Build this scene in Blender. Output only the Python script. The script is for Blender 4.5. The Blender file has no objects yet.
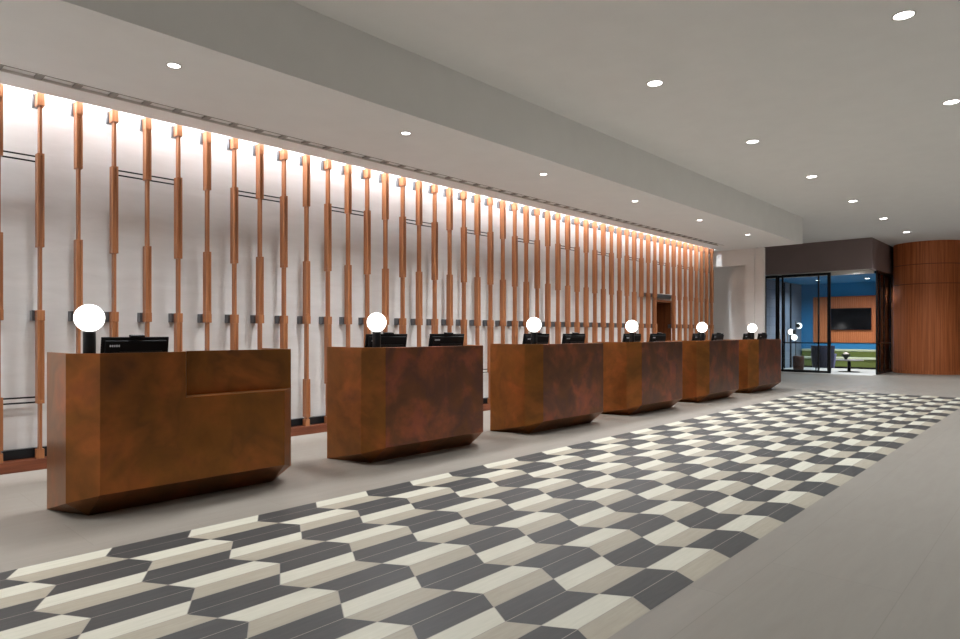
import bpy, bmesh, math, random
from mathutils import Vector, Matrix
random.seed(7)
R = math.radians
sc = bpy.context.scene
C = sc.collection

# world frame: X runs along the feature wall, Y towards it, Z up; the camera stands over the origin
TH = 0.7488543
F_PX, HOR, EYE = 639.5, 333.0, 1.24

# ------------------------------------------------------------------ materials
def new_mat(name):
    m = bpy.data.materials.new(name); m.use_nodes = True
    nt = m.node_tree
    return m, nt, nt.nodes['Principled BSDF']

def srgb(r, g, b):
    f = lambda c: (c/12.92 if c <= .04045 else ((c+.055)/1.055)**2.4)
    return (f(r/255), f(g/255), f(b/255), 1)

def coords(nt, scale=(1, 1, 1), rnd=False):
    tc = nt.nodes.new('ShaderNodeTexCoord')
    mp = nt.nodes.new('ShaderNodeMapping'); mp.inputs['Scale'].default_value = scale
    src = tc.outputs['Object']
    if rnd:
        oi = nt.nodes.new('ShaderNodeObjectInfo')
        mu = nt.nodes.new('ShaderNodeMath'); mu.operation = 'MULTIPLY'; mu.inputs[1].default_value = 37.0
        nt.links.new(oi.outputs['Random'], mu.inputs[0])
        cb = nt.nodes.new('ShaderNodeCombineXYZ')
        for k in range(3): nt.links.new(mu.outputs[0], cb.inputs[k])
        ad = nt.nodes.new('ShaderNodeVectorMath'); ad.operation = 'ADD'
        nt.links.new(src, ad.inputs[0]); nt.links.new(cb.outputs[0], ad.inputs[1])
        src = ad.outputs[0]
    nt.links.new(src, mp.inputs['Vector'])
    return mp.outputs['Vector']

def noise(nt, vec, scale, detail=4, rough=.55, dist=0):
    n = nt.nodes.new('ShaderNodeTexNoise')
    n.inputs['Scale'].default_value = scale; n.inputs['Detail'].default_value = detail
    n.inputs['Roughness'].default_value = rough; n.inputs['Distortion'].default_value = dist
    nt.links.new(vec, n.inputs['Vector'])
    return n.outputs['Fac']

def ramp(nt, fac, stops):
    r = nt.nodes.new('ShaderNodeValToRGB'); e = r.color_ramp.elements
    e[0].position, e[0].color = stops[0]; e[1].position, e[1].color = stops[-1]
    for p, c in stops[1:-1]:
        x = e.new(p); x.color = c
    nt.links.new(fac, r.inputs['Fac'])
    return r.outputs['Color']

def bump(nt, b, fac, strength, dist=.01):
    n = nt.nodes.new('ShaderNodeBump'); n.inputs['Strength'].default_value = strength
    n.inputs['Distance'].default_value = dist
    nt.links.new(fac, n.inputs['Height']); nt.links.new(n.outputs['Normal'], b.inputs['Normal'])

def plain(name, col, rough=.5, metal=0.0, var=.06, scale=8.0):
    m, nt, b = new_mat(name)
    v = coords(nt)
    lo = tuple(c*(1-var) for c in col[:3])+(1,); hi = tuple(min(1, c*(1+var)) for c in col[:3])+(1,)
    nt.links.new(ramp(nt, noise(nt, v, scale), [(.3, lo), (.7, hi)]), b.inputs['Base Color'])
    b.inputs['Roughness'].default_value = rough; b.inputs['Metallic'].default_value = metal
    return m

def wood(name, a, c, scale=(9, 9, .6), rough=.42, rnd=True, metal=0.0):
    m, nt, b = new_mat(name)
    v = coords(nt, scale, rnd)
    n = noise(nt, v, 3.0, 6, .6, .4)
    nt.links.new(ramp(nt, n, [(.28, a), (.72, c)]), b.inputs['Base Color'])
    b.inputs['Roughness'].default_value = rough; b.inputs['Metallic'].default_value = metal
    bump(nt, b, n, .08, .004)
    return m

def glow(name, col, strength):
    m, nt, b = new_mat(name)
    b.inputs['Base Color'].default_value = (.9, .9, .9, 1)
    b.inputs['Emission Color'].default_value = col; b.inputs['Emission Strength'].default_value = strength
    return m

M = {}
M['paint'] = plain('ceiling_paint', srgb(243, 242, 241), .85, 0, .015, 3)
M['greywall'] = plain('grey_wall_paint', srgb(234, 229, 225), .8, 0, .03, 2)
M['lobbywall'] = plain('taupe_wall_paint', srgb(150, 138, 126), .8, 0, .03, 2)
M['cream'] = None
M['black_metal'] = plain('black_metal', (.012, .012, .013, 1), .35, .4)
M['dark_channel'] = plain('dark_channel', (.012, .014, .017, 1), .3, .2)
M['grey_metal'] = plain('brushed_grey_metal', (.16, .165, .18, 1), .4, .8)
M['black_plastic'] = plain('black_plastic', (.004, .004, .005, 1), .5)
M['black_plastic'].node_tree.nodes['Principled BSDF'].inputs['Specular IOR Level'].default_value = .25
M['black_gloss'] = plain('black_gloss', (.004, .004, .005, 1), .15)
M['logo'] = plain('pale_mark', (.55, .56, .6, 1), .4)
M['stud'] = wood('copper_toned_wood', srgb(140, 82, 47), srgb(188, 124, 80), (14, 14, .7), .38)
M['plinth'] = wood('plinth_wood', srgb(96, 46, 26), srgb(136, 74, 44), (.7, 9, 9), .45)
M['portal'] = wood('portal_wood', srgb(92, 50, 24), srgb(138, 78, 40), (6, 6, .5), .45)
M['worktop'] = wood('worktop_laminate', srgb(60, 44, 34), srgb(80, 60, 46), (.6, 8, 8), .4)
M['globe'] = glow('opal_globe_glass', (1, .97, .93, 1), 2.0)
M['lamp_disc'] = glow('downlight_lens', (1, .97, .92, 1), 9)
M['spot_disc'] = glow('small_downlight_lens', (1, .98, .95, 1), 7)
M['trim'] = plain('white_trim', srgb(214, 208, 202), .5, 0, .01)
M['pole_reflection'] = plain('grey_slot_reflection', srgb(150, 145, 140), .5)
M['trim_dark'] = plain('slot_edge_shade', srgb(120, 112, 104), .5)
M['fascia'] = plain('dark_brown_fascia', srgb(134, 116, 114), .55, .1, .04, 2)
M['blue'] = plain('blue_paint', srgb(42, 124, 176), .7, 0, .03, 2)
M['green'] = plain('olive_fabric', srgb(98, 108, 50), .9, 0, .12, 30)
M['pale'] = plain('pale_green_fabric', srgb(186, 190, 160), .9, 0, .08, 30)
M['navy'] = plain('navy_fabric', srgb(52, 54, 76), .85, 0, .1, 40)
M['lilac'] = plain('lilac_fabric', srgb(128, 128, 168), .85, 0, .08, 40)
M['table'] = plain('grey_tabletop', srgb(150, 146, 146), .35, 0, .05)
M['bowl'] = plain('dark_bowl', (.02, .025, .015, 1), .3)
M['shell'] = plain('pale_pink_ornament', srgb(226, 206, 198), .6)
M['stool'] = wood('stump_wood', srgb(84, 52, 44), srgb(132, 84, 66), (5, 5, 1), .5)
M['floor_in'] = plain('meeting_room_floor', srgb(206, 202, 196), .45, 0, .03)
M['brickblue'] = None

def cream_mat():
    m, nt, b = new_mat('plaster_wall')
    v = coords(nt, (.6, 1, 2.6))
    n = noise(nt, v, 2.4, 6, .6, .5)
    nt.links.new(ramp(nt, n, [(.3, srgb(216, 210, 205)), (.7, srgb(228, 223, 219))]), b.inputs['Base Color'])
    b.inputs['Roughness'].default_value = .75
    bump(nt, b, n, .12, .01)
    return m
M['cream'] = cream_mat()

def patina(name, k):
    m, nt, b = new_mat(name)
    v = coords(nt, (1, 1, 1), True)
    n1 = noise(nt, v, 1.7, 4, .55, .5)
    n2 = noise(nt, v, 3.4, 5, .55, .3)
    if k == 0:      # golden brown patina, brightened to carry light reflected by chamfers and sides
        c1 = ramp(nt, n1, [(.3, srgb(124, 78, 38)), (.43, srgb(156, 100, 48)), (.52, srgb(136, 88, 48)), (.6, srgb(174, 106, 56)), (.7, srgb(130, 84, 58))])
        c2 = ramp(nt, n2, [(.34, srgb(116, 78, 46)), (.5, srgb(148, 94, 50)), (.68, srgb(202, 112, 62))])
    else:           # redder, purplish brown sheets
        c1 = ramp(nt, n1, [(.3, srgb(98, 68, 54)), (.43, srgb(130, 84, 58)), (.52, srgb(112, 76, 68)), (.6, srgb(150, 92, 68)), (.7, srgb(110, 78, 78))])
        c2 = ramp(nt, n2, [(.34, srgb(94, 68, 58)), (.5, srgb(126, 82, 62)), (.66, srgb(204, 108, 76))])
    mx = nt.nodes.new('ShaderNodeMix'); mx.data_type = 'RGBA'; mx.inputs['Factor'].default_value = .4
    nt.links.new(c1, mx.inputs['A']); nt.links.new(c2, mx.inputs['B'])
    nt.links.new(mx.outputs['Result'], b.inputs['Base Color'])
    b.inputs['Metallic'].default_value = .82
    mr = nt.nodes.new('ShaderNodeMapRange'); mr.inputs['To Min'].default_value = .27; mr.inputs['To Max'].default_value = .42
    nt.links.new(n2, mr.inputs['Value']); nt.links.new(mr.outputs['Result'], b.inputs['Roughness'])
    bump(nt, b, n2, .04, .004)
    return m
M['copper'] = patina('lit_golden_patinated_copper', 0)
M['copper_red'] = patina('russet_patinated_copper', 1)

def floor_mat():
    m, nt, b = new_mat('stone_floor_tile')
    v = coords(nt)
    br = nt.nodes.new('ShaderNodeTexBrick')
    br.inputs['Scale'].default_value = 1.0
    br.inputs['Brick Width'].default_value = 1.2; br.inputs['Row Height'].default_value = .6
    br.inputs['Mortar Size'].default_value = .0025; br.inputs['Mortar Smooth'].default_value = .3
    br.inputs['Color1'].default_value = srgb(142, 134, 124); br.inputs['Color2'].default_value = srgb(145, 137, 127)
    br.inputs['Mortar'].default_value = srgb(134, 126, 116)
    nt.links.new(v, br.inputs['Vector'])
    v2 = coords(nt, (1.2, 9, 1))
    n = noise(nt, v2, 1.6, 6, .62, .4)
    mx = nt.nodes.new('ShaderNodeMix'); mx.data_type = 'RGBA'; mx.blend_type = 'MULTIPLY'; mx.inputs['Factor'].default_value = 1
    nt.links.new(br.outputs['Color'], mx.inputs['A'])
    nt.links.new(ramp(nt, n, [(.3, (.91, .905, .9, 1)), (.7, (1, 1, 1, 1))]), mx.inputs['B'])
    nt.links.new(mx.outputs['Result'], b.inputs['Base Color'])
    b.inputs['Roughness'].default_value = .42
    b.inputs['Specular IOR Level'].default_value = .35
    return m
M['floor'] = floor_mat()

def tile(name, a, c):
    m, nt, b = new_mat(name)
    v = coords(nt, (1.5, 16, 1))
    n = noise(nt, v, 3, 6, .65, .3)
    nt.links.new(ramp(nt, n, [(.28, a), (.72, c)]), b.inputs['Base Color'])
    b.inputs['Roughness'].default_value = .45; b.inputs['Specular IOR Level'].default_value = .35
    return m
M['t_dark'] = tile('charcoal_tile', srgb(52, 51, 50), srgb(68, 66, 64))
M['t_cream'] = tile('cream_tile', srgb(192, 187, 169), srgb(206, 200, 183))
M['t_beige'] = tile('beige_tile', srgb(157, 147, 129), srgb(171, 161, 143))
M['grout'] = plain('tile_grout', srgb(158, 150, 140), .8)

def slat_mat():
    m, nt, b = new_mat('walnut_slat_cladding')
    v = coords(nt, (14, 14, .35))
    n = noise(nt, v, 1.6, 4, .6, .2)
    nt.links.new(ramp(nt, n, [(.25, srgb(150, 78, 38)), (.5, srgb(198, 112, 62)), (.75, srgb(220, 138, 86))]), b.inputs['Base Color'])
    b.inputs['Roughness'].default_value = .5
    return m
M['slat'] = slat_mat()
M['panelwood'] = wood('orange_slat_panel', srgb(168, 92, 48), srgb(202, 122, 72), (4, 22, .5), .5, False)

def curtain_mat():
    m, nt, b = new_mat('blue_grey_tile_wall')
    v = coords(nt)
    br = nt.nodes.new('ShaderNodeTexBrick')
    br.inputs['Brick Width'].default_value = .6; br.inputs['Row Height'].default_value = .3
    br.inputs['Scale'].default_value = 1; br.inputs['Mortar Size'].default_value = .006
    br.inputs['Color1'].default_value = srgb(120, 134, 152); br.inputs['Color2'].default_value = srgb(132, 144, 160)
    br.inputs['Mortar'].default_value = srgb(92, 104, 120)
    mp = nt.nodes.new('ShaderNodeMapping'); mp.inputs['Rotation'].default_value = (R(90), 0, 0)
    nt.links.new(v, mp.inputs['Vector']); nt.links.new(mp.outputs['Vector'], br.inputs['Vector'])
    nt.links.new(br.outputs['Color'], b.inputs['Base Color']); b.inputs['Roughness'].default_value = .5
    return m
M['brickblue'] = curtain_mat()

def glass_mat():
    m = bpy.data.materials.new('clear_glass'); m.use_nodes = True; nt = m.node_tree
    b = nt.nodes['Principled BSDF']; out = nt.nodes['Material Output']
    tr = nt.nodes.new('ShaderNodeBsdfTransparent'); tr.inputs['Color'].default_value = (.93, .96, .97, 1)
    gl = nt.nodes.new('ShaderNodeBsdfGlossy'); gl.inputs['Roughness'].default_value = .02
    fr = nt.nodes.new('ShaderNodeFresnel'); fr.inputs['IOR'].default_value = 1.45
    mx = nt.nodes.new('ShaderNodeMixShader')
    nt.links.new(fr.outputs[0], mx.inputs[0]); nt.links.new(tr.outputs[0], mx.inputs[1]); nt.links.new(gl.outputs[0], mx.inputs[2])
    nt.links.new(mx.outputs[0], out.inputs['Surface'])
    nt.nodes.remove(b)
    return m
M['glass'] = glass_mat()

# ------------------------------------------------------------------ builders
class MB:
    def __init__(self): self.bm = bmesh.new()
    def box(self, x0, x1, y0, y1, z0, z1, mat=0):
        v = [self.bm.verts.new(p) for p in ((x0,y0,z0),(x1,y0,z0),(x1,y1,z0),(x0,y1,z0),(x0,y0,z1),(x1,y0,z1),(x1,y1,z1),(x0,y1,z1))]
        for f in ((3,2,1,0),(4,5,6,7),(0,1,5,4),(1,2,6,5),(2,3,7,6),(3,0,4,7)):
            q = self.bm.faces.new([v[i] for i in f]); q.material_index = mat
        return v
    def cyl(self, c, r, h, n=24, r2=None, axis='Z'):
        r2 = r if r2 is None else r2
        a, b = [], []
        for i in range(n):
            t = 2*math.pi*i/n; x, y = math.cos(t), math.sin(t)
            def P(rr, hh):
                if axis == 'Z': return (c[0]+rr*x, c[1]+rr*y, c[2]+hh)
                if axis == 'X': return (c[0]+hh, c[1]+rr*x, c[2]+rr*y)
                return (c[0]+rr*y, c[1]+hh, c[2]+rr*x)
            a.append(self.bm.verts.new(P(r, 0))); b.append(self.bm.verts.new(P(r2, h)))
        for i in range(n):
            j = (i+1) % n
            f = self.bm.faces.new((a[i], a[j], b[j], b[i])); f.smooth = True
        self.bm.faces.new(a[::-1]); self.bm.faces.new(b)
    def lathe(self, c, prof, n=32, cap=True):
        rings = []
        for r, z in prof:
            if r < 1e-6: rings.append([self.bm.verts.new((c[0], c[1], c[2]+z))])
            else: rings.append([self.bm.verts.new((c[0]+r*math.cos(2*math.pi*i/n), c[1]+r*math.sin(2*math.pi*i/n), c[2]+z)) for i in range(n)])
        for A, B in zip(rings, rings[1:]):
            for i in range(n):
                j = (i+1) % n
                q = [A[i % len(A)], A[j % len(A)], B[j % len(B)], B[i % len(B)]]
                u = []
                for w in q:
                    if w not in u: u.append(w)
                if len(u) > 2:
                    f = self.bm.faces.new(u); f.smooth = True
    def sphere(self, c, r, n=32):
        k = n//2
        self.lathe(c, [(r*math.sin(math.pi*i/k), -r*math.cos(math.pi*i/k)) for i in range(k+1)], n)
    def poly(self, pts, mat=0):
        f = self.bm.faces.new([self.bm.verts.new(p) for p in pts]); f.material_index = mat; return f
    def rot(self, m):
        bmesh.ops.transform(self.bm, matrix=m, verts=self.bm.verts)
        return self
    def build(self, name, mats, parent=None, bevel=0, fixn=True):
        if fixn: bmesh.ops.recalc_face_normals(self.bm, faces=self.bm.faces)
        me = bpy.data.meshes.new(name); self.bm.to_mesh(me); self.bm.free()
        for m in (mats if isinstance(mats, (list, tuple)) else [mats]): me.materials.append(m)
        o = bpy.data.objects.new(name, me); C.objects.link(o)
        if parent: o.parent = parent
        if bevel:
            b = o.modifiers.new('bevel', 'BEVEL'); b.width = bevel; b.segments = 2; b.limit_method = 'ANGLE'
        return o

def tag(o, label, cat, group=None):
    o['label'] = label; o['category'] = cat
    if group: o['group'] = group
    return o
def thing(name, label, cat, loc, rz=0, group=None):
    o = bpy.data.objects.new(name, None); o.empty_display_size = .1; C.objects.link(o)
    o.location = loc; o.rotation_euler = (0, 0, rz)
    return tag(o, label, cat, group)
def struct(o): o['kind'] = 'structure'; return o
def copy_tree(root, loc):
    r = root.copy(); C.objects.link(r); r.location = loc
    for ch in list(root.children):
        c = ch.copy(); C.objects.link(c); c.parent = r
        for g in list(ch.children):
            d = g.copy(); C.objects.link(d); d.parent = c
    return r
ONES = ['', 'first', 'second', 'third', 'fourth', 'fifth', 'sixth', 'seventh', 'eighth', 'ninth', 'tenth', 'eleventh', 'twelfth',
        'thirteenth', 'fourteenth', 'fifteenth', 'sixteenth', 'seventeenth', 'eighteenth', 'nineteenth']
def ordinal(n):
    if n < 20: return ONES[n]
    t = {2: ('twentieth', 'twenty'), 3: ('thirtieth', 'thirty'), 4: ('fortieth', 'forty'), 5: ('fiftieth', 'fifty')}[n//10]
    return t[0] if n % 10 == 0 else t[1]+'-'+ONES[n % 10]

# ------------------------------------------------------------------ setting
ZS, ZC = 3.38, 4.0              # soffit and main ceiling heights
WALL_Y, STUD_Y = 7.03, 6.9
U_END = 16.5
X0, X1, Y0, Y1 = -7.0, 28.0, -9.0, 9.0
DOOR = (13.32, 14.12, 2.0)

b = MB(); b.box(X0, X1, Y0, Y1, -.2, 0)
floor = struct(b.build('floor', M['floor']))

# geometric tile inlay: strips of 0.134 m, slanted tiles 0.45 m long, in mirrored pairs
W_, L_, A_, IU, IV, NS = 0.134155, 0.450627, -0.074674, 3.061814, 1.385697, 20
tri = [0, 1, 0, -1]
b = MB()
J0, J1 = -12, 27
g = .0022
for k in range(NS):                                    # strip k counted from the right-hand edge
    ya, yb = IV + k*W_, IV + (k+1)*W_
    za, zb = A_*tri[(-k) % 4], A_*tri[(-k-1) % 4]
    q = k//2
    for n in range(J0, J1):
        xa0, xa1 = IU+n*L_+za, IU+(n+1)*L_+za
        xb0, xb1 = IU+n*L_+zb, IU+(n+1)*L_+zb
        dark = (n+q) % 2 != 0
        mi = 0 if dark else (2 if k % 2 == 0 else 1)
        b.poly([(xa0+g, ya+g, .0012), (xa1-g, ya+g, .0012), (xb1-g, yb-g, .0012), (xb0+g, yb-g, .0012)], mi)
    b.poly([(IU+J0*L_+za, ya, .0006), (IU+J1*L_+za, ya, .0006), (IU+J1*L_+zb, yb, .0006), (IU+J0*L_+zb, yb, .0006)], 3)
inl = struct(b.build('tile_inlay', [M['t_dark'], M['t_cream'], M['t_beige'], M['grout']], floor))

# main ceiling, lower soffit with its fascia, cove
b = MB(); b.box(X0, X1, Y0, 4.78, ZC, ZC+.2); b.box(U_END, X1, 4.78, Y1, ZC, ZC+.2)
struct(b.build('ceiling', M['paint']))
SL0, SL1 = 6.265, 6.425        # slot in the soffit
b = MB()
b.box(X0, U_END, 4.772, SL0, ZS, ZC+.2)
b.box(X0, U_END, SL1, 6.75, ZS, ZS+.52)
b.box(X0, U_END, SL0, SL1, ZS+.022, ZC+.2)
b.box(X0, U_END, SL1, 7.3, ZS+.54, ZC+.2)
b.box(16.3, U_END, 6.75, 7.0, ZS, ZS+.54)
b.box(15.55, U_END, SL0, SL1, ZS, ZS+.1)
struct(b.build('ceiling_soffit', M['paint']))

# plastered feature wall with the door opening
b = MB()
b.box(X0, DOOR[0], WALL_Y, WALL_Y+.2, 0, ZS+.53)
b.box(DOOR[1], 16.3, WALL_Y, WALL_Y+.2, 0, ZS+.53)
b.box(DOOR[0], DOOR[1], WALL_Y, WALL_Y+.2, DOOR[2], ZS+.53)
struct(b.build('wall_left', M['cream']))
b = MB(); b.box(X0, DOOR[0]-.06, 6.87, WALL_Y-.001, 0, .1); b.box(DOOR[1]+.06, 16.32, 6.87, WALL_Y-.001, 0, .1)
struct(b.build('baseboard_left', M['plinth'], bevel=.004))
b = MB(); b.box(X0, DOOR[0]-.06, 6.97, WALL_Y-.002, .101, .188); b.box(DOOR[1]+.06, 16.3, 6.97, WALL_Y-.002, .101, .188)
struct(b.build('trim_1', M['dark_channel']))
b = MB(); b.box(12.7, 14.2, 6.945, WALL_Y-.002, 2.055, 2.13)
struct(b.build('trim_2', M['grey_metal']))
# timber lined door portal
b = MB()
b.box(DOOR[0], DOOR[0]+.05, 6.96, 7.75, 0, 1.95); b.box(DOOR[1]-.05, DOOR[1], 6.96, 7.75, 0, 1.95)
b.box(DOOR[0], DOOR[1], 6.96, 7.75, 1.95, 2.0); b.box(DOOR[0], DOOR[1], 7.75, 7.8, 0, 2.0)
dr = struct(b.build('door_1', M['portal'], bevel=.003))
b = MB(); b.box(DOOR[0]+.06, DOOR[1]-.06, 7.70, 7.745, .01, 1.94)
struct(b.build('door_leaf', M['portal'], dr))

# grey wall closing the soffit bay, with its recess
b = MB()
b.box(U_END, U_END+.12, 6.13, 7.3, 2.975, ZS)
b.box(U_END, U_END+.12, 5.90, 6.13, 0, ZS)
b.box(U_END+.04, U_END+.12, 5.81, 5.90, 0, ZS)
b.box(U_END, U_END+.12, 5.68, 5.81, 0, ZS)
b.box(U_END+.3, U_END+.4, 6.0, 6.62, 0, 3.1)
b.box(U_END+.9, U_END+1.0, 6.5, 9.0, 0, 3.3)
struct(b.build('wall_back', M['greywall']))
# outer shell of the lobby
b = MB(); b.box(X1, X1+.2, Y0, Y1, 0, ZC)
struct(b.build('wall_far', M['greywall']))
b = MB(); b.box(X0, X1, Y1, Y1+.2, 0, ZC)
struct(b.build('wall_outer', M['greywall']))
b = MB(); b.box(X0, X1, Y0-.2, Y0, 0, ZC)
struct(b.build('wall_opposite', M['lobbywall']))
b = MB(); b.box(X0-.2, X0, Y0, Y1, 0, ZC)
struct(b.build('wall_near', M['paint']))

# walnut clad round end wall
CX, CY, CR = 24.0, 3.32, .91
b = MB()
N = 110
def stadium(r):
    pts = [(CX+3.9, CY+r)]
    for i in range(N+1):
        t = math.pi/2 + math.pi*i/N
        pts.append((CX+r*math.cos(t), CY+r*math.sin(t)))
    pts.append((CX+3.9, CY-r)); return pts
def sheet(r, z0, z1, mat=0, slats=False):
    P = stadium(r)
    if slats:                                          # shallow upright battens
        S = stadium(r-.012)
        for i, (p, s) in enumerate(zip(P, S)):
            pass
    for i in range(len(P)-1):
        a, c = P[i], P[i+1]
        if slats and i % 2:
            S = stadium(r-.01); a, c = S[i], S[i+1]
        f = b.poly([(*a, z0), (*c, z0), (*c, z1), (*a, z1)], mat)
    if slats:
        S = stadium(r-.01)
        for i in range(len(P)):
            b.poly([(*P[i], z0), (*S[i], z0), (*S[i], z1), (*P[i], z1)], mat)
for z0, z1 in ((.11, 2.715), (2.735, 3.305), (3.325, ZC)): sheet(CR, z0, z1, 0, True)
for z in (2.725, 3.315): sheet(CR-.02, z-.015, z+.015, 1)
for z0, z1 in ((2.7, 2.75), (3.29, 3.34)): sheet(CR-.022, z0, z1, 1)
sheet(CR+.004, 0, .11, 0)
P = stadium(CR+.004); b.poly([(*p, .11) for p in P], 0)
struct(b.build('wall_right', [M['slat'], M['plinth']], fixn=False))

# ------------------------------------------------------------------ timber poles on the feature wall
def pole_part(kind):
    root = thing('wall_pole', '', 'wall pole', (0, 0, 0))
    z_low = .186
    if 'short' in kind: z_low = 2.14
    b = MB(); b.box(-.0105, .0105, -.036, .036, z_low, 3.6); b.build('post', M['stud'], root)
    def sleeve(z0, z1):
        b = MB()
        b.box(-.027, .027, .012, .044, z0, z1)
        b.box(-.027, -.008, -.045, .012, z0, z1); b.box(.008, .027, -.045, .012, z0, z1)
        b.box(-.027, .027, -.045, .044, z0-.03, z0); b.box(-.027, .027, -.045, .044, z1, z1+.02)
        b.build('sleeve', M['stud'], root, bevel=.002)
    if kind == 'low':
        sleeve(2.05, 2.85); sleeve(.63, 1.345)
    elif kind == 'high':
        sleeve(2.82, 3.28); sleeve(1.475, 2.10); sleeve(.24, .655)
    else: sleeve(2.82, 3.28) if kind == 'shorthigh' else sleeve(2.17, 2.85)
    def bracket(z0, z1, dep, ext):
        b = MB(); b.box(-.029-ext, .02, .0455, .0455+dep, z0, z1); b.box(-.012, .012, .0455+dep, WALL_Y-STUD_Y-.002, z0+.02, z1-.02)
        k = b.build('bracket', M['grey_metal'], root, bevel=.002); k['label'] = 'grey steel wall bracket'
        b = MB(); b.box(-.0295, .0295, -.049, .045, z0, z1)
        b.build('clamp_block', M['stud'], root, bevel=.003)
    bracket(3.3, 3.42, .045, .014)
    if kind in ('low', 'high'):
        bracket(1.352, 1.447, .08, .022)
        b = MB(); b.box(-.03, .03, -.029, .04, .1005, .186); b.build('foot', M['stud'], root, bevel=.003)
    return root
PITCH, UB = .3067, 1.230
proto = {}
for i in range(50):
    kind = 'low' if i % 2 else 'high'
    if i in (40, 41): kind = 'short' if i % 2 else 'shorthigh'
    desc = {'low': 'sleeved in the middle', 'high': 'sleeved at the top', 'short': 'cut off above the doorway', 'shorthigh': 'cut off above the doorway'}[kind]
    loc = (UB+PITCH*i, STUD_Y, 0)
    if kind not in proto:
        proto[kind] = o = pole_part(kind); o.location = loc
    else: o = copy_tree(proto[kind], loc)
    if 'short' in kind: o['label'] = f'copper-toned timber pole {desc}, {"left" if i == 40 else "right"} one of the two'
    else: o['label'] = f'copper-toned timber pole {desc}, {ordinal(i+1)} from the left along the pale wall'
    o['group'] = 'timber poles along the feature wall'

# pairs of dark rods linking the poles, upper and lower rows
bar_proto = {}
n = 0
for c in range(0, 50, 4):
    for row, zs in (('upper', (2.853, 2.802)), ('lower', (.655, .611))):
        a, e = c-1, c+1
        if row == 'lower' and c == 40: continue
        loc = (UB+PITCH*c, STUD_Y+.053, zs[0])
        if 'p' not in bar_proto:
            o = thing('link_rods', '', 'link rods', loc)
            for dz in (0, -.047):
                b = MB(); b.cyl((-PITCH, 0, dz), .0075, 2*PITCH, 12, axis='X'); b.build('rod', M['black_metal'], o)
            bar_proto['p'] = o
        else: o = copy_tree(bar_proto['p'], loc)
        o['label'] = f'pair of thin dark rods linking three poles, {ordinal(c//4+1)} from the left in the {row} row'
        o['group'] = f'{row} rods between the poles'

# ------------------------------------------------------------------ reception desks
LF = 1.343
TOP = 1.105
def desk(ledge=False):
    root = thing('reception_desk', '', 'desk', (0, 0, 0), 0, 'reception desks')
    DB = .60 if ledge else .72
    P = [(-.16, DB), (-.155, .165), (0, 0), (LF, 0), (LF+.155, .165), (LF+.155, DB)]
    zb = [0, .117, .17, .17, .117, 0]
    B1, B2 = (-.01, .215), (LF+.01, .215)
    bm = bmesh.new()
    V = {}
    def v(k, p):
        if k not in V: V[k] = bm.verts.new(p)
        return V[k]
    lo = [v(('l', i), (*P[i], zb[i])) for i in range(6)]
    hi = [v(('h', i), (*P[i], TOP)) for i in range(6)]
    c1, c2 = v('b1', (*B1, 0)), v('b2', (*B2, 0))
    F = lambda *q: bm.faces.new(q)
    if not ledge:
        for i in range(5): F(lo[i], lo[i+1], hi[i+1], hi[i])
    else:
        XL, ZL, DY = .555, .775, .16                    # the lowered counter starts at XL
        F(lo[0], lo[1], hi[1], hi[0]); F(lo[1], lo[2], hi[2], hi[1])
        a = v('a', (XL, 0, ZL)); t = v('t', (XL, 0, TOP)); r3 = v('r3', (*P[3], ZL)); r4 = v('r4', (*P[4], ZL))
        F(lo[2], lo[3], r3, a, t, hi[2])
        F(lo[3], lo[4], r4, r3)
        s = v('s', (XL+.07, DY, ZL)); st = v('st', (XL+.07, DY, TOP))
        q4 = v('q4', (P[4][0], DY+.006, ZL)); q4t = v('q4t', (P[4][0], DY+.006, TOP))
        F(a, s, st, t)                                  # slanted cheek
        F(s, q4, q4t, st)                               # set-back upper panel
        r5 = v('r5', (*P[5], ZL))
        F(r4, lo[4], lo[5], r5)
        F(q4, r4, r5, hi[5], q4t)
        F(a, r3, r4, q4, s)                             # ledge top
    F(lo[0], c1, lo[1]); F(lo[1], c1, lo[2]); F(lo[2], c1, c2, lo[3]); F(lo[3], c2, lo[4]); F(lo[4], c2, lo[5])
    bmesh.ops.recalc_face_normals(bm, faces=bm.faces)
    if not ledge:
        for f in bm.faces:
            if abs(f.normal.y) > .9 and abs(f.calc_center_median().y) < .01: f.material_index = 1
    # outward orientation check on the front face
    for f in bm.faces:
        if abs(f.normal.y) > .9 and abs(f.calc_center_median().y) < .01:
            if f.normal.y > 0: bmesh.ops.reverse_faces(bm, faces=bm.faces)
            break
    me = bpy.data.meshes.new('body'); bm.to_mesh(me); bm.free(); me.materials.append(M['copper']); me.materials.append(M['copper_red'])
    o = bpy.data.objects.new('body', me); C.objects.link(o); o.parent = root
    s = o.modifiers.new('thickness', 'SOLIDIFY'); s.thickness = .03; s.offset = -1; s.use_even_offset = True
    bv = o.modifiers.new('bevel', 'BEVEL'); bv.width = .003; bv.segments = 2; bv.limit_method = 'ANGLE'
    # inner worktop and the raised lamp shelf behind the front panel
    def slab(name, z0, z1, y0, y1, x0, x1, chamf, mat):
        b = MB()
        pts = [(x0, y1), (x0, y0+chamf), (x0+chamf, y0), (x1-chamf, y0), (x1, y0+chamf), (x1, y1)]
        b.poly([(*p, z1) for p in pts]); b.poly([(*p, z0) for p in pts[::-1]])
        for i in range(6):
            p, q = pts[i], pts[(i+1) % 6]
            b.poly([(*p, z0), (*q, z0), (*q, z1), (*p, z1)])
        bmesh.ops.remove_doubles(b.bm, verts=b.bm.verts, dist=1e-5)
        return b.build(name, mat, root)
    slab('worktop', .70, .73, .035 if not ledge else .2, DB-.02, -.105, LF+.105, .15 if not ledge else .01, M['worktop'])
    slab('lamp_shelf', 1.04, 1.065, .04, .27, -.10, LF+.10 if not ledge else .5, .13, M['worktop'])
    return root
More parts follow.
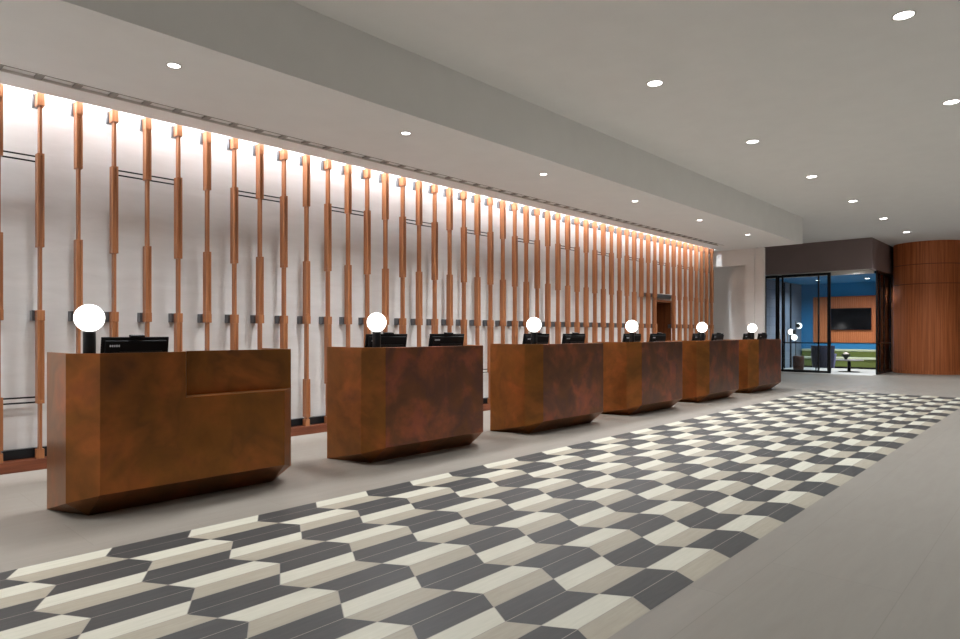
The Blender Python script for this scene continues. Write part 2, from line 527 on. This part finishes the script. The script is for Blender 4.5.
US = [1.382, 3.765, 6.180, 8.582, 10.985, 13.385]
DY0 = 4.70
place = ['nearest the camera, with a lowered counter ledge on its right', 'second from the left', 'third from the left', 'fourth from the left', 'second from the far end', 'farthest away, beside the glass room']
d0 = desk(True); d0.location = (US[0], DY0, 0)
dp = desk(False); dp.location = (US[1], DY0, 0)
desks = [d0, dp] + [copy_tree(dp, (u, DY0, 0)) for u in US[2:]]
for o, p in zip(desks, place):
    o['label'] = f'faceted patinated copper reception desk, {p}'; o['group'] = 'row of reception desks'

# ------------------------------------------------------------------ table lamps and monitors
lamp = thing('table_lamp', '', 'lamp', (0, 0, 0), 0, 'globe lamps on the desks')
b = MB(); b.lathe((0, 0, 0), [(0, 0), (.037, 0), (.0385, .004), (.0385, .175), (.036, .186), (0, .187)], 32); b.build('base', M['black_metal'], lamp)
b = MB(); b.sphere((0, 0, .276), .0915, 36); gl = b.build('globe', M['globe'], lamp); gl['label'] = 'glowing white glass globe'
LX = [-.018, .02, .022, -.01, .055, .085]
dn = ['nearest desk', 'second desk from the left', 'third desk from the left', 'fourth desk from the left', 'second farthest desk', 'farthest desk']
for i in range(6):
    loc = (US[i]+LX[i], 4.86, 1.0655)
    o = lamp if i == 0 else copy_tree(lamp, loc)
    o.location = loc
    o['label'] = f'glowing white globe lamp with black cylinder base on the {dn[i]}'

mon = thing('computer_monitor', '', 'monitor', (0, 0, 0), 0, 'monitors on the desks')
tilt = Matrix.Translation((0, 0, .35)) @ Matrix.Rotation(R(10), 4, 'X')
b = MB(); b.box(-.26, .26, 0, .012, -.16, .155); b.box(-.235, .235, -.022, 0, -.14, .13)
b.rot(tilt); b.build('casing', M['black_plastic'], mon, bevel=.004)
b = MB(); b.box(-.13, .2, -.034, -.022, .02, .05)
b.rot(tilt); k = b.build('rear_ridge', M['black_metal'], mon, bevel=.003)
b = MB(); b.box(-.25, .25, .012, .014, -.15, .145); b.rot(tilt); b.build('screen', M['black_gloss'], mon)
b = MB(); b.box(-.055, .055, -.03, .01, .156, .172); b.rot(tilt); b.build('webcam', M['black_plastic'], mon, bevel=.003)
b = MB()
for x0, x1 in ((-.205, -.195), (-.19, -.178), (-.173, -.163), (-.158, -.146), (-.141, -.131)): b.box(x0, x1, -.0235, -.022, .085, .1)
b.rot(tilt); k = b.build('maker_mark', M['logo'], mon); k['label'] = 'small pale maker mark'
b = MB(); b.box(-.03, .03, -.045, -.018, .012, .36); b.build('stand_neck', M['black_metal'], mon, bevel=.004)
b = MB(); b.box(-.12, .12, -.06, .12, 0, .012); b.build('stand_foot', M['black_metal'], mon, bevel=.004)
spots = [(0, .325, 0)]
for i in range(1, 6): spots += [(i, .265, 0), (i, 1.10, 0)]
for n, (i, x, rz) in enumerate(spots):
    loc = (US[i]+x, 5.025, .7305)
    o = mon if n == 0 else copy_tree(mon, loc)
    o.location = loc; o.scale = (.88, 1, .955) if i == 0 else (1, 1, .994)
    if i == 0: o['label'] = 'black computer monitor seen from behind on the nearest desk'
    else: o['label'] = f'black computer monitor, {"left one behind the globe lamp" if x < .5 else "right one"} on the {dn[i]}'

# ------------------------------------------------------------------ ceiling fittings
def downlight(name, r, disc):
    o = thing(name, '', 'ceiling light', (0, 0, 0))
    b = MB(); b.lathe((0, 0, 0), [(r, 0), (r+.012, -.0006), (r+.014, -.006), (r+.004, -.0065), (r, -.004), (r-.002, -.0005)], 36)
    b.build('trim_ring', M['trim'], o)
    b = MB(); b.cyl((0, 0, -.0035), r*.97, .003, 36); k = b.build('lens', disc, o); k['label'] = 'glowing round lens'
    return o
big = downlight('downlight', .076, M['lamp_disc'])
spots = [(6.571, 1.085), (9.428, 1.075), (6.49, 3.395), (9.425, 3.397), (12.25, 3.395), (15.1, 3.39), (17.9, 3.37), (20.735, 3.36)]
labs = ['at the top right corner of the view', 'at the right edge of the view'] + [f'in the middle of the main ceiling, {w}' for w in
        ('nearest of six', 'second nearest of six', 'third nearest of six', 'third farthest of six', 'second farthest of six', 'farthest of six')]
for i, (x, y) in enumerate(spots):
    o = big if i == 0 else copy_tree(big, (x, y, ZC-.0005)); o.location = (x, y, ZC-.0005)
    o['label'] = f'round white downlight {labs[i]}'; o['group'] = 'downlights in the main ceiling'
small = downlight('downlight', .045, M['spot_disc'])
sm = [(2.078, 5.27), (4.473, 5.24), (6.886, 5.234), (9.305, 5.218), (11.707, 5.2), (14.14, 5.2)]
for i, (x, y) in enumerate(sm):
    o = small if i == 0 else copy_tree(small, (x, y, ZS-.0005)); o.location = (x, y, ZS-.0005)
    o['label'] = f'small round downlight in the low soffit above the desks, {ordinal(i+1)} from the left'; o['group'] = 'small downlights in the soffit'

# linear slot along the soffit
b = MB(); b.box(X0, 15.5, SL0+.001, SL0+.012, ZS-.002, ZS+.0215); b.box(X0, 15.5, SL1-.012, SL1-.001, ZS-.002, ZS+.0215)
slot = struct(b.build('trim_3', M['trim']))
b = MB(); b.box(X0, 15.5, SL0-.004, SL0+.0005, ZS-.003, ZS+.002); struct(b.build('shadow_line', M['trim_dark'], slot))  # dark strip puts the shade of the slot's near edge into colour
sp = None
for i in range(-12, 51):  # grey blocks imitate the poles' reflections in the slot, spaced to match them
    x = UB*.9195+PITCH*.9195*i
    if sp is None:
        b = MB(); b.box(-.028, .028, SL0+.0125, SL1-.0125, ZS+.004, ZS+.0215); sp = o = b.build('slot_reflection', M['pole_reflection'], slot)
    else:
        o = sp.copy(); C.objects.link(o)
    o.location = (x, 0, 0); struct(o)

# ------------------------------------------------------------------ glass meeting room
GU, GL, GR, GB = 21.2, 7.45, 4.27, 25.6        # front plane, left wall, right corner, back wall
FZ = 3.10
b = MB(); b.box(GU, GU+.12, GR, GL, FZ, ZC); b.box(GU+.12, 24.3, GR, GR+.12, FZ, ZC)
struct(b.build('bulkhead', M['fascia'], bevel=.004))
b = MB(); b.box(GU+.12, 22.0, GR+.12, GL, 3.15, 3.25); b.box(22.0, 22.1, GR+.12, GL, 3.03, 3.25); struct(b.build('meeting_room_ceiling', M['trim']))
b = MB(); b.box(22.1, GB, GR+.12, GL, 3.03, 3.25); struct(b.build('meeting_room_ceiling_panel', M['blue']))
b = MB(); b.box(GB, GB+.1, GR-.3, GL+.1, 0, ZC); struct(b.build('wall_meeting_back', M['blue']))
b = MB(); b.box(GU, GB, GL, GL+.1, 0, ZC); struct(b.build('wall_meeting_left', M['brickblue']))
b = MB(); b.box(GU+.1, GB, GR+.02, GL, 0, .004); struct(b.build('floor_meeting', M['floor_in']))
def frame_panel(name, label, y0, y1, x, stiles, rails, glass=True, axis='Y', z1=FZ-.005):
    o = thing(name, label, 'glass panel', (0, 0, 0), 0, 'glass panels of the meeting room')
    def bx(mb, a, c, z0, zt, th=.022):
        if axis == 'Y': mb.box(x-th, x+th, a, c, z0, zt)
        else: mb.box(a, c, x-th, x+th, z0, zt)
    for s, w in stiles:
        b = MB(); bx(b, s-w/2, s+w/2, .005, z1); b.build('stile', M['black_metal'], o)
    for zr, h in rails:
        b = MB(); bx(b, y0, y1, zr-h/2, zr+h/2, .018); b.build('rail', M['black_metal'], o)
    if glass:
        b = MB(); bx(b, y0+.01, y1-.01, .02, z1-.01, .004); b.build('pane', M['glass'], o)
    return o
RL = [(FZ-.04, .07), (.04, .07), (.93, .035)]
RLn = [(FZ-.04, .07), (.04, .07)]
GX = 21.65
frame_panel('glass_screen', 'fixed glass screen in black frame at the left end of the glass room', 7.05, 7.43, GX+.07, [(7.41, .04), (7.07, .05)], RLn)
p = frame_panel('glass_door', 'rear black-framed sliding glass door leaf, left edge beside the fixed screen', 5.82, 7.06, GX+.14, [(7.03, .05), (5.84, .045)], RLn)
q = frame_panel('glass_door', 'front black-framed sliding glass door leaf closing on the open doorway', 5.46, 6.88, GX, [(6.86, .05), (5.51, .09)], RL)
for o_, x, y in ((q, GX-.035, 6.7), (p, GX+.105, 6.98)):
    b = MB(); b.cyl((x, y, .95), .012, .42, 12); k = b.build('handle', M['trim'], o_); k['label'] = 'pale upright bar handle'
frame_panel('glass_screen', 'black-framed glass return at the right corner of the glass room', 21.94, 24.2, GR+.035,
            [(21.98, .09), (22.35, .045), (22.95, .05), (24.04, .32)], RL, axis='X')
# upright mullions on the left wall
for i, u in enumerate((23.6, 24.3)):
    b = MB(); b.box(u-.025, u+.025, GL-.05, GL-.001, .005, 3.0); o = b.build('wall_batten', M['black_metal'])
    tag(o, f'thin black upright on the blue-grey side wall, {"left" if i == 0 else "right"} of two', 'batten', 'uprights on the side wall')

t = thing('wall_panel', 'orange slatted timber panel behind the television on the blue wall', 'wall panel', (GB-.04, 0, 0))
b = MB()
y = 4.82
while y < 6.99:
    b.box(-.012, .039, y, y+.052, .91, 2.525); y += .06
b.build('slats', M['panelwood'], t)
b = MB(); b.box(.012, .039, 4.80, 7.02, .888, 2.55); b.build('backing', M['panelwood'], t)
t = thing('television', 'wide black flat television on the orange timber panel', 'television', (GB-.12, 5.80, 1.735))
b = MB(); b.box(0, .04, -.64, .64, -.385, .385); b.build('casing', M['black_plastic'], t, bevel=.005)
b = MB(); b.box(-.003, 0, -.625, .625, -.37, .37); b.build('screen', M['black_gloss'], t)
b = MB(); b.box(.04, .068, -.2, .2, -.15, .15); b.build('wall_mount', M['black_metal'], t)

t = thing('banquette', 'long olive green upholstered bench under the blue wall', 'bench', (0, 0, .004))
b = MB(); b.box(24.94, GB-.005, 4.62, 7.4, .06, .32); b.build('base', M['green'], t, bevel=.015)
b = MB(); b.box(24.9, GB-.16, 4.62, 7.4, .32, .39); b.build('seat', M['pale'], t, bevel=.02)
b = MB(); b.box(GB-.155, GB-.005, 4.62, 7.4, .32, .58); b.build('backrest', M['green'], t, bevel=.02)
b = MB(); b.box(GB-.17, GB-.005, 4.62, 7.4, .58, .66); b.build('top_roll', M['pale'], t, bevel=.02)
b = MB(); b.box(25.0, GB-.01, 4.66, 7.35, 0, .06); b.build('plinth', M['black_metal'], t)

t = thing('coffee_table', 'low grey round table on a pedestal in the glass room', 'table', (22.9, 5.25, .004))
b = MB(); b.lathe((0, 0, 0), [(0, .36), (.4, .36), (.41, .372), (.41, .385), (.40, .39), (0, .39)], 40); b.build('tabletop', M['table'], t)
b = MB(); b.cyl((0, 0, .02), .045, .34, 20); b.build('pedestal', M['black_metal'], t)
b = MB(); b.lathe((0, 0, 0), [(0, 0), (.3, 0), (.3, .012), (.06, .022), (0, .022)], 36); b.build('foot', M['black_metal'], t)
t = thing('bowl', 'dark footed bowl on the low grey table', 'bowl', (22.9, 5.34, .3945))
b = MB(); b.lathe((0, 0, 0), [(0, 0), (.05, 0), (.045, .02), (.05, .05), (.10, .1), (.145, .17), (.138, .172), (.09, .115), (0, .075)], 32); b.build('body', M['bowl'], t)
o = MB(); o.sphere((0, 0, 0), .085, 20); o = o.build('ornament', M['shell']); o.location = (22.9, 5.34, .56); o.scale = (1, 1, .75)
tag(o, 'pale pink rounded ornament sitting in the dark bowl', 'ornament')

# navy tub chair seen from behind
t = thing('tub_chair', 'navy upholstered tub chair with its back to the glass doors', 'chair', (22.3, 5.84, .004))
def tub(r0, r1, z0, z1, a0, a1, n=20):
    b = MB(); cols = []
    for i in range(n+1):
        a = R(a0+(a1-a0)*i/n); c, s = math.cos(a), math.sin(a)
        cols.append([b.bm.verts.new((r*c*k, r*s*k, z)) for r, z, k in ((r0, z0, .84), (r0, z1, 1), (r1, z1, 1), (r1, z0, .8))])
    for A, B in zip(cols, cols[1:]):
        for k in range(4):
            f = b.bm.faces.new((A[k], B[k], B[(k+1) % 4], A[(k+1) % 4])); f.smooth = k in (0, 2)
    b.bm.faces.new(cols[0]); b.bm.faces.new(cols[-1][::-1])
    return b
tub(.36, .28, .14, .84, 100, 260).build('backrest', M['navy'], t, bevel=.01)
tub(.37, .29, .14, .58, 262, 300, 8).build('arm', M['lilac'], t, bevel=.01)
tub(.37, .29, .14, .58, 60, 98, 8).build('arm', M['lilac'], t, bevel=.01)
b = MB(); b.cyl((.03, 0, .2), .27, .22, 32, .275); b.build('seat', M['navy'], t, bevel=.02)
for sx, sy in ((-.17, -.17), (-.17, .17), (.17, -.17), (.17, .17)):
    b = MB(); b.cyl((sx, sy, 0), .014, .205, 12, .02); b.build('leg', M['black_metal'], t)
t = thing('stump_stool', 'tapered brown wooden drum stool left of the navy chair', 'stool', (22.2, 6.55, .004))
b = MB(); b.lathe((0, 0, 0), [(0, 0), (.13, 0), (.15, .03), (.165, .2), (.17, .45), (.16, .48)], 28); b.build('body', M['stool'], t)
b = MB(); b.lathe((0, 0, 0), [(0, .47), (.158, .47), (.16, .485), (.15, .495), (0, .497)], 28); b.build('seat', M['stool'], t)
t = thing('floor_lamp', 'tall black floor lamp with three glowing globes in the glass room', 'floor lamp', (22.8, 6.81, .004))
b = MB(); b.cyl((0, 0, 0), .13, .02, 28); b.build('base', M['black_metal'], t)
b = MB(); b.cyl((0, 0, .02), .011, 1.6, 14); b.build('pole', M['black_metal'], t)
for dx, dy, z, ax, ay in ((0, -.1, 1.475, -.077, .01), (0, .145, 1.275, .004, -.078), (-.05, .03, 1.085, .08, .02)):
    b = MB(); b.sphere((dx, dy, z), .095, 24); g_ = b.build('globe', M['globe'], t)
    b = MB(); b.sphere((dx+ax, dy+ay, z), .075, 20); b.build('cap', M['black_metal'], g_)
r3 = downlight('downlight', .07, M['spot_disc'])
for i, (x, y, z, l) in enumerate(((21.72, 4.86, 3.1495, 'in the pale ceiling strip just inside the glass room'), (24.0, 4.97, 3.0295, 'in the blue ceiling above the television'), (23.7, 6.38, 3.0295, 'in the blue ceiling left of the television'))):
    o = r3 if i == 0 else copy_tree(r3, (x, y, z)); o.location = (x, y, z)
    o['label'] = f'round downlight {l}'; o['group'] = 'downlights of the glass room'

# ------------------------------------------------------------------ lights
def area(name, loc, size, sy, power, col=(1, .96, .91), rot=(0, 0, 0), spread=180):
    l = bpy.data.lights.new(name, 'AREA'); l.shape = 'RECTANGLE'; l.size = size; l.size_y = sy
    l.energy = power; l.color = col; l.spread = R(spread)
    o = bpy.data.objects.new(name, l); C.objects.link(o); o.location = loc; o.rotation_euler = rot; return o
def spot(name, loc, power, ang=100, blend=.8, col=(.86, .94, 1.0), rad=.06):
    l = bpy.data.lights.new(name, 'SPOT'); l.energy = power; l.spot_size = R(ang); l.spot_blend = blend; l.color = col; l.shadow_soft_size = rad
    o = bpy.data.objects.new(name, l); C.objects.link(o); o.location = loc; return o
# LED strip of the cove, washing down the feature wall
area('cove_strip', ((15.8+X0)/2, 6.79, 3.88), 15.8-X0, .05, 285, (.86, .93, 1.0), (R(3), 0, 0), 170)
for x, y in [(6.5+2.86*i, yy) for i in range(-4, 6) for yy in (3.39, 1.08, -1.3, -3.7, -6.1)]:
    spot('downlight_beam', (x, y, ZC-.03), (135 if x > 12 else 135) if x > 5 else 45, 128, 1, rad=.15)
for i in range(-3, 6):
    spot('soffit_beam', (2.078+2.41*i, 5.23, ZS-.03), 300 if i > 0 else 205, 145, 1, (.92, .965, 1.0), .32)
for x, y, z in ((21.72, 4.86, 3.12), (24.0, 4.97, 2.97), (23.7, 6.38, 2.97)):
    spot('room_beam', (x, y, z), 150, 160, 1, rad=.15)
w = bpy.data.worlds.new('World'); sc.world = w; w.use_nodes = True
bg = w.node_tree.nodes['Background']; bg.inputs['Color'].default_value = (1.0, .97, .95, 1); bg.inputs['Strength'].default_value = .3

# ------------------------------------------------------------------ camera and view
cam = bpy.data.cameras.new('Camera'); cam.sensor_width = 36; cam.lens = F_PX/960*36
cam.shift_y = (HOR-319.5)/960; cam.clip_start = .05
co = bpy.data.objects.new('Camera', cam); C.objects.link(co)
co.location = (0, 0, EYE); co.rotation_euler = (R(90), 0, TH-R(90))
sc.camera = co
vs = sc.view_settings
vs.view_transform = 'Standard'; vs.look = 'None'; vs.gamma = 1; vs.use_curve_mapping = False; vs.exposure = .86
sc.cycles.use_denoising = True
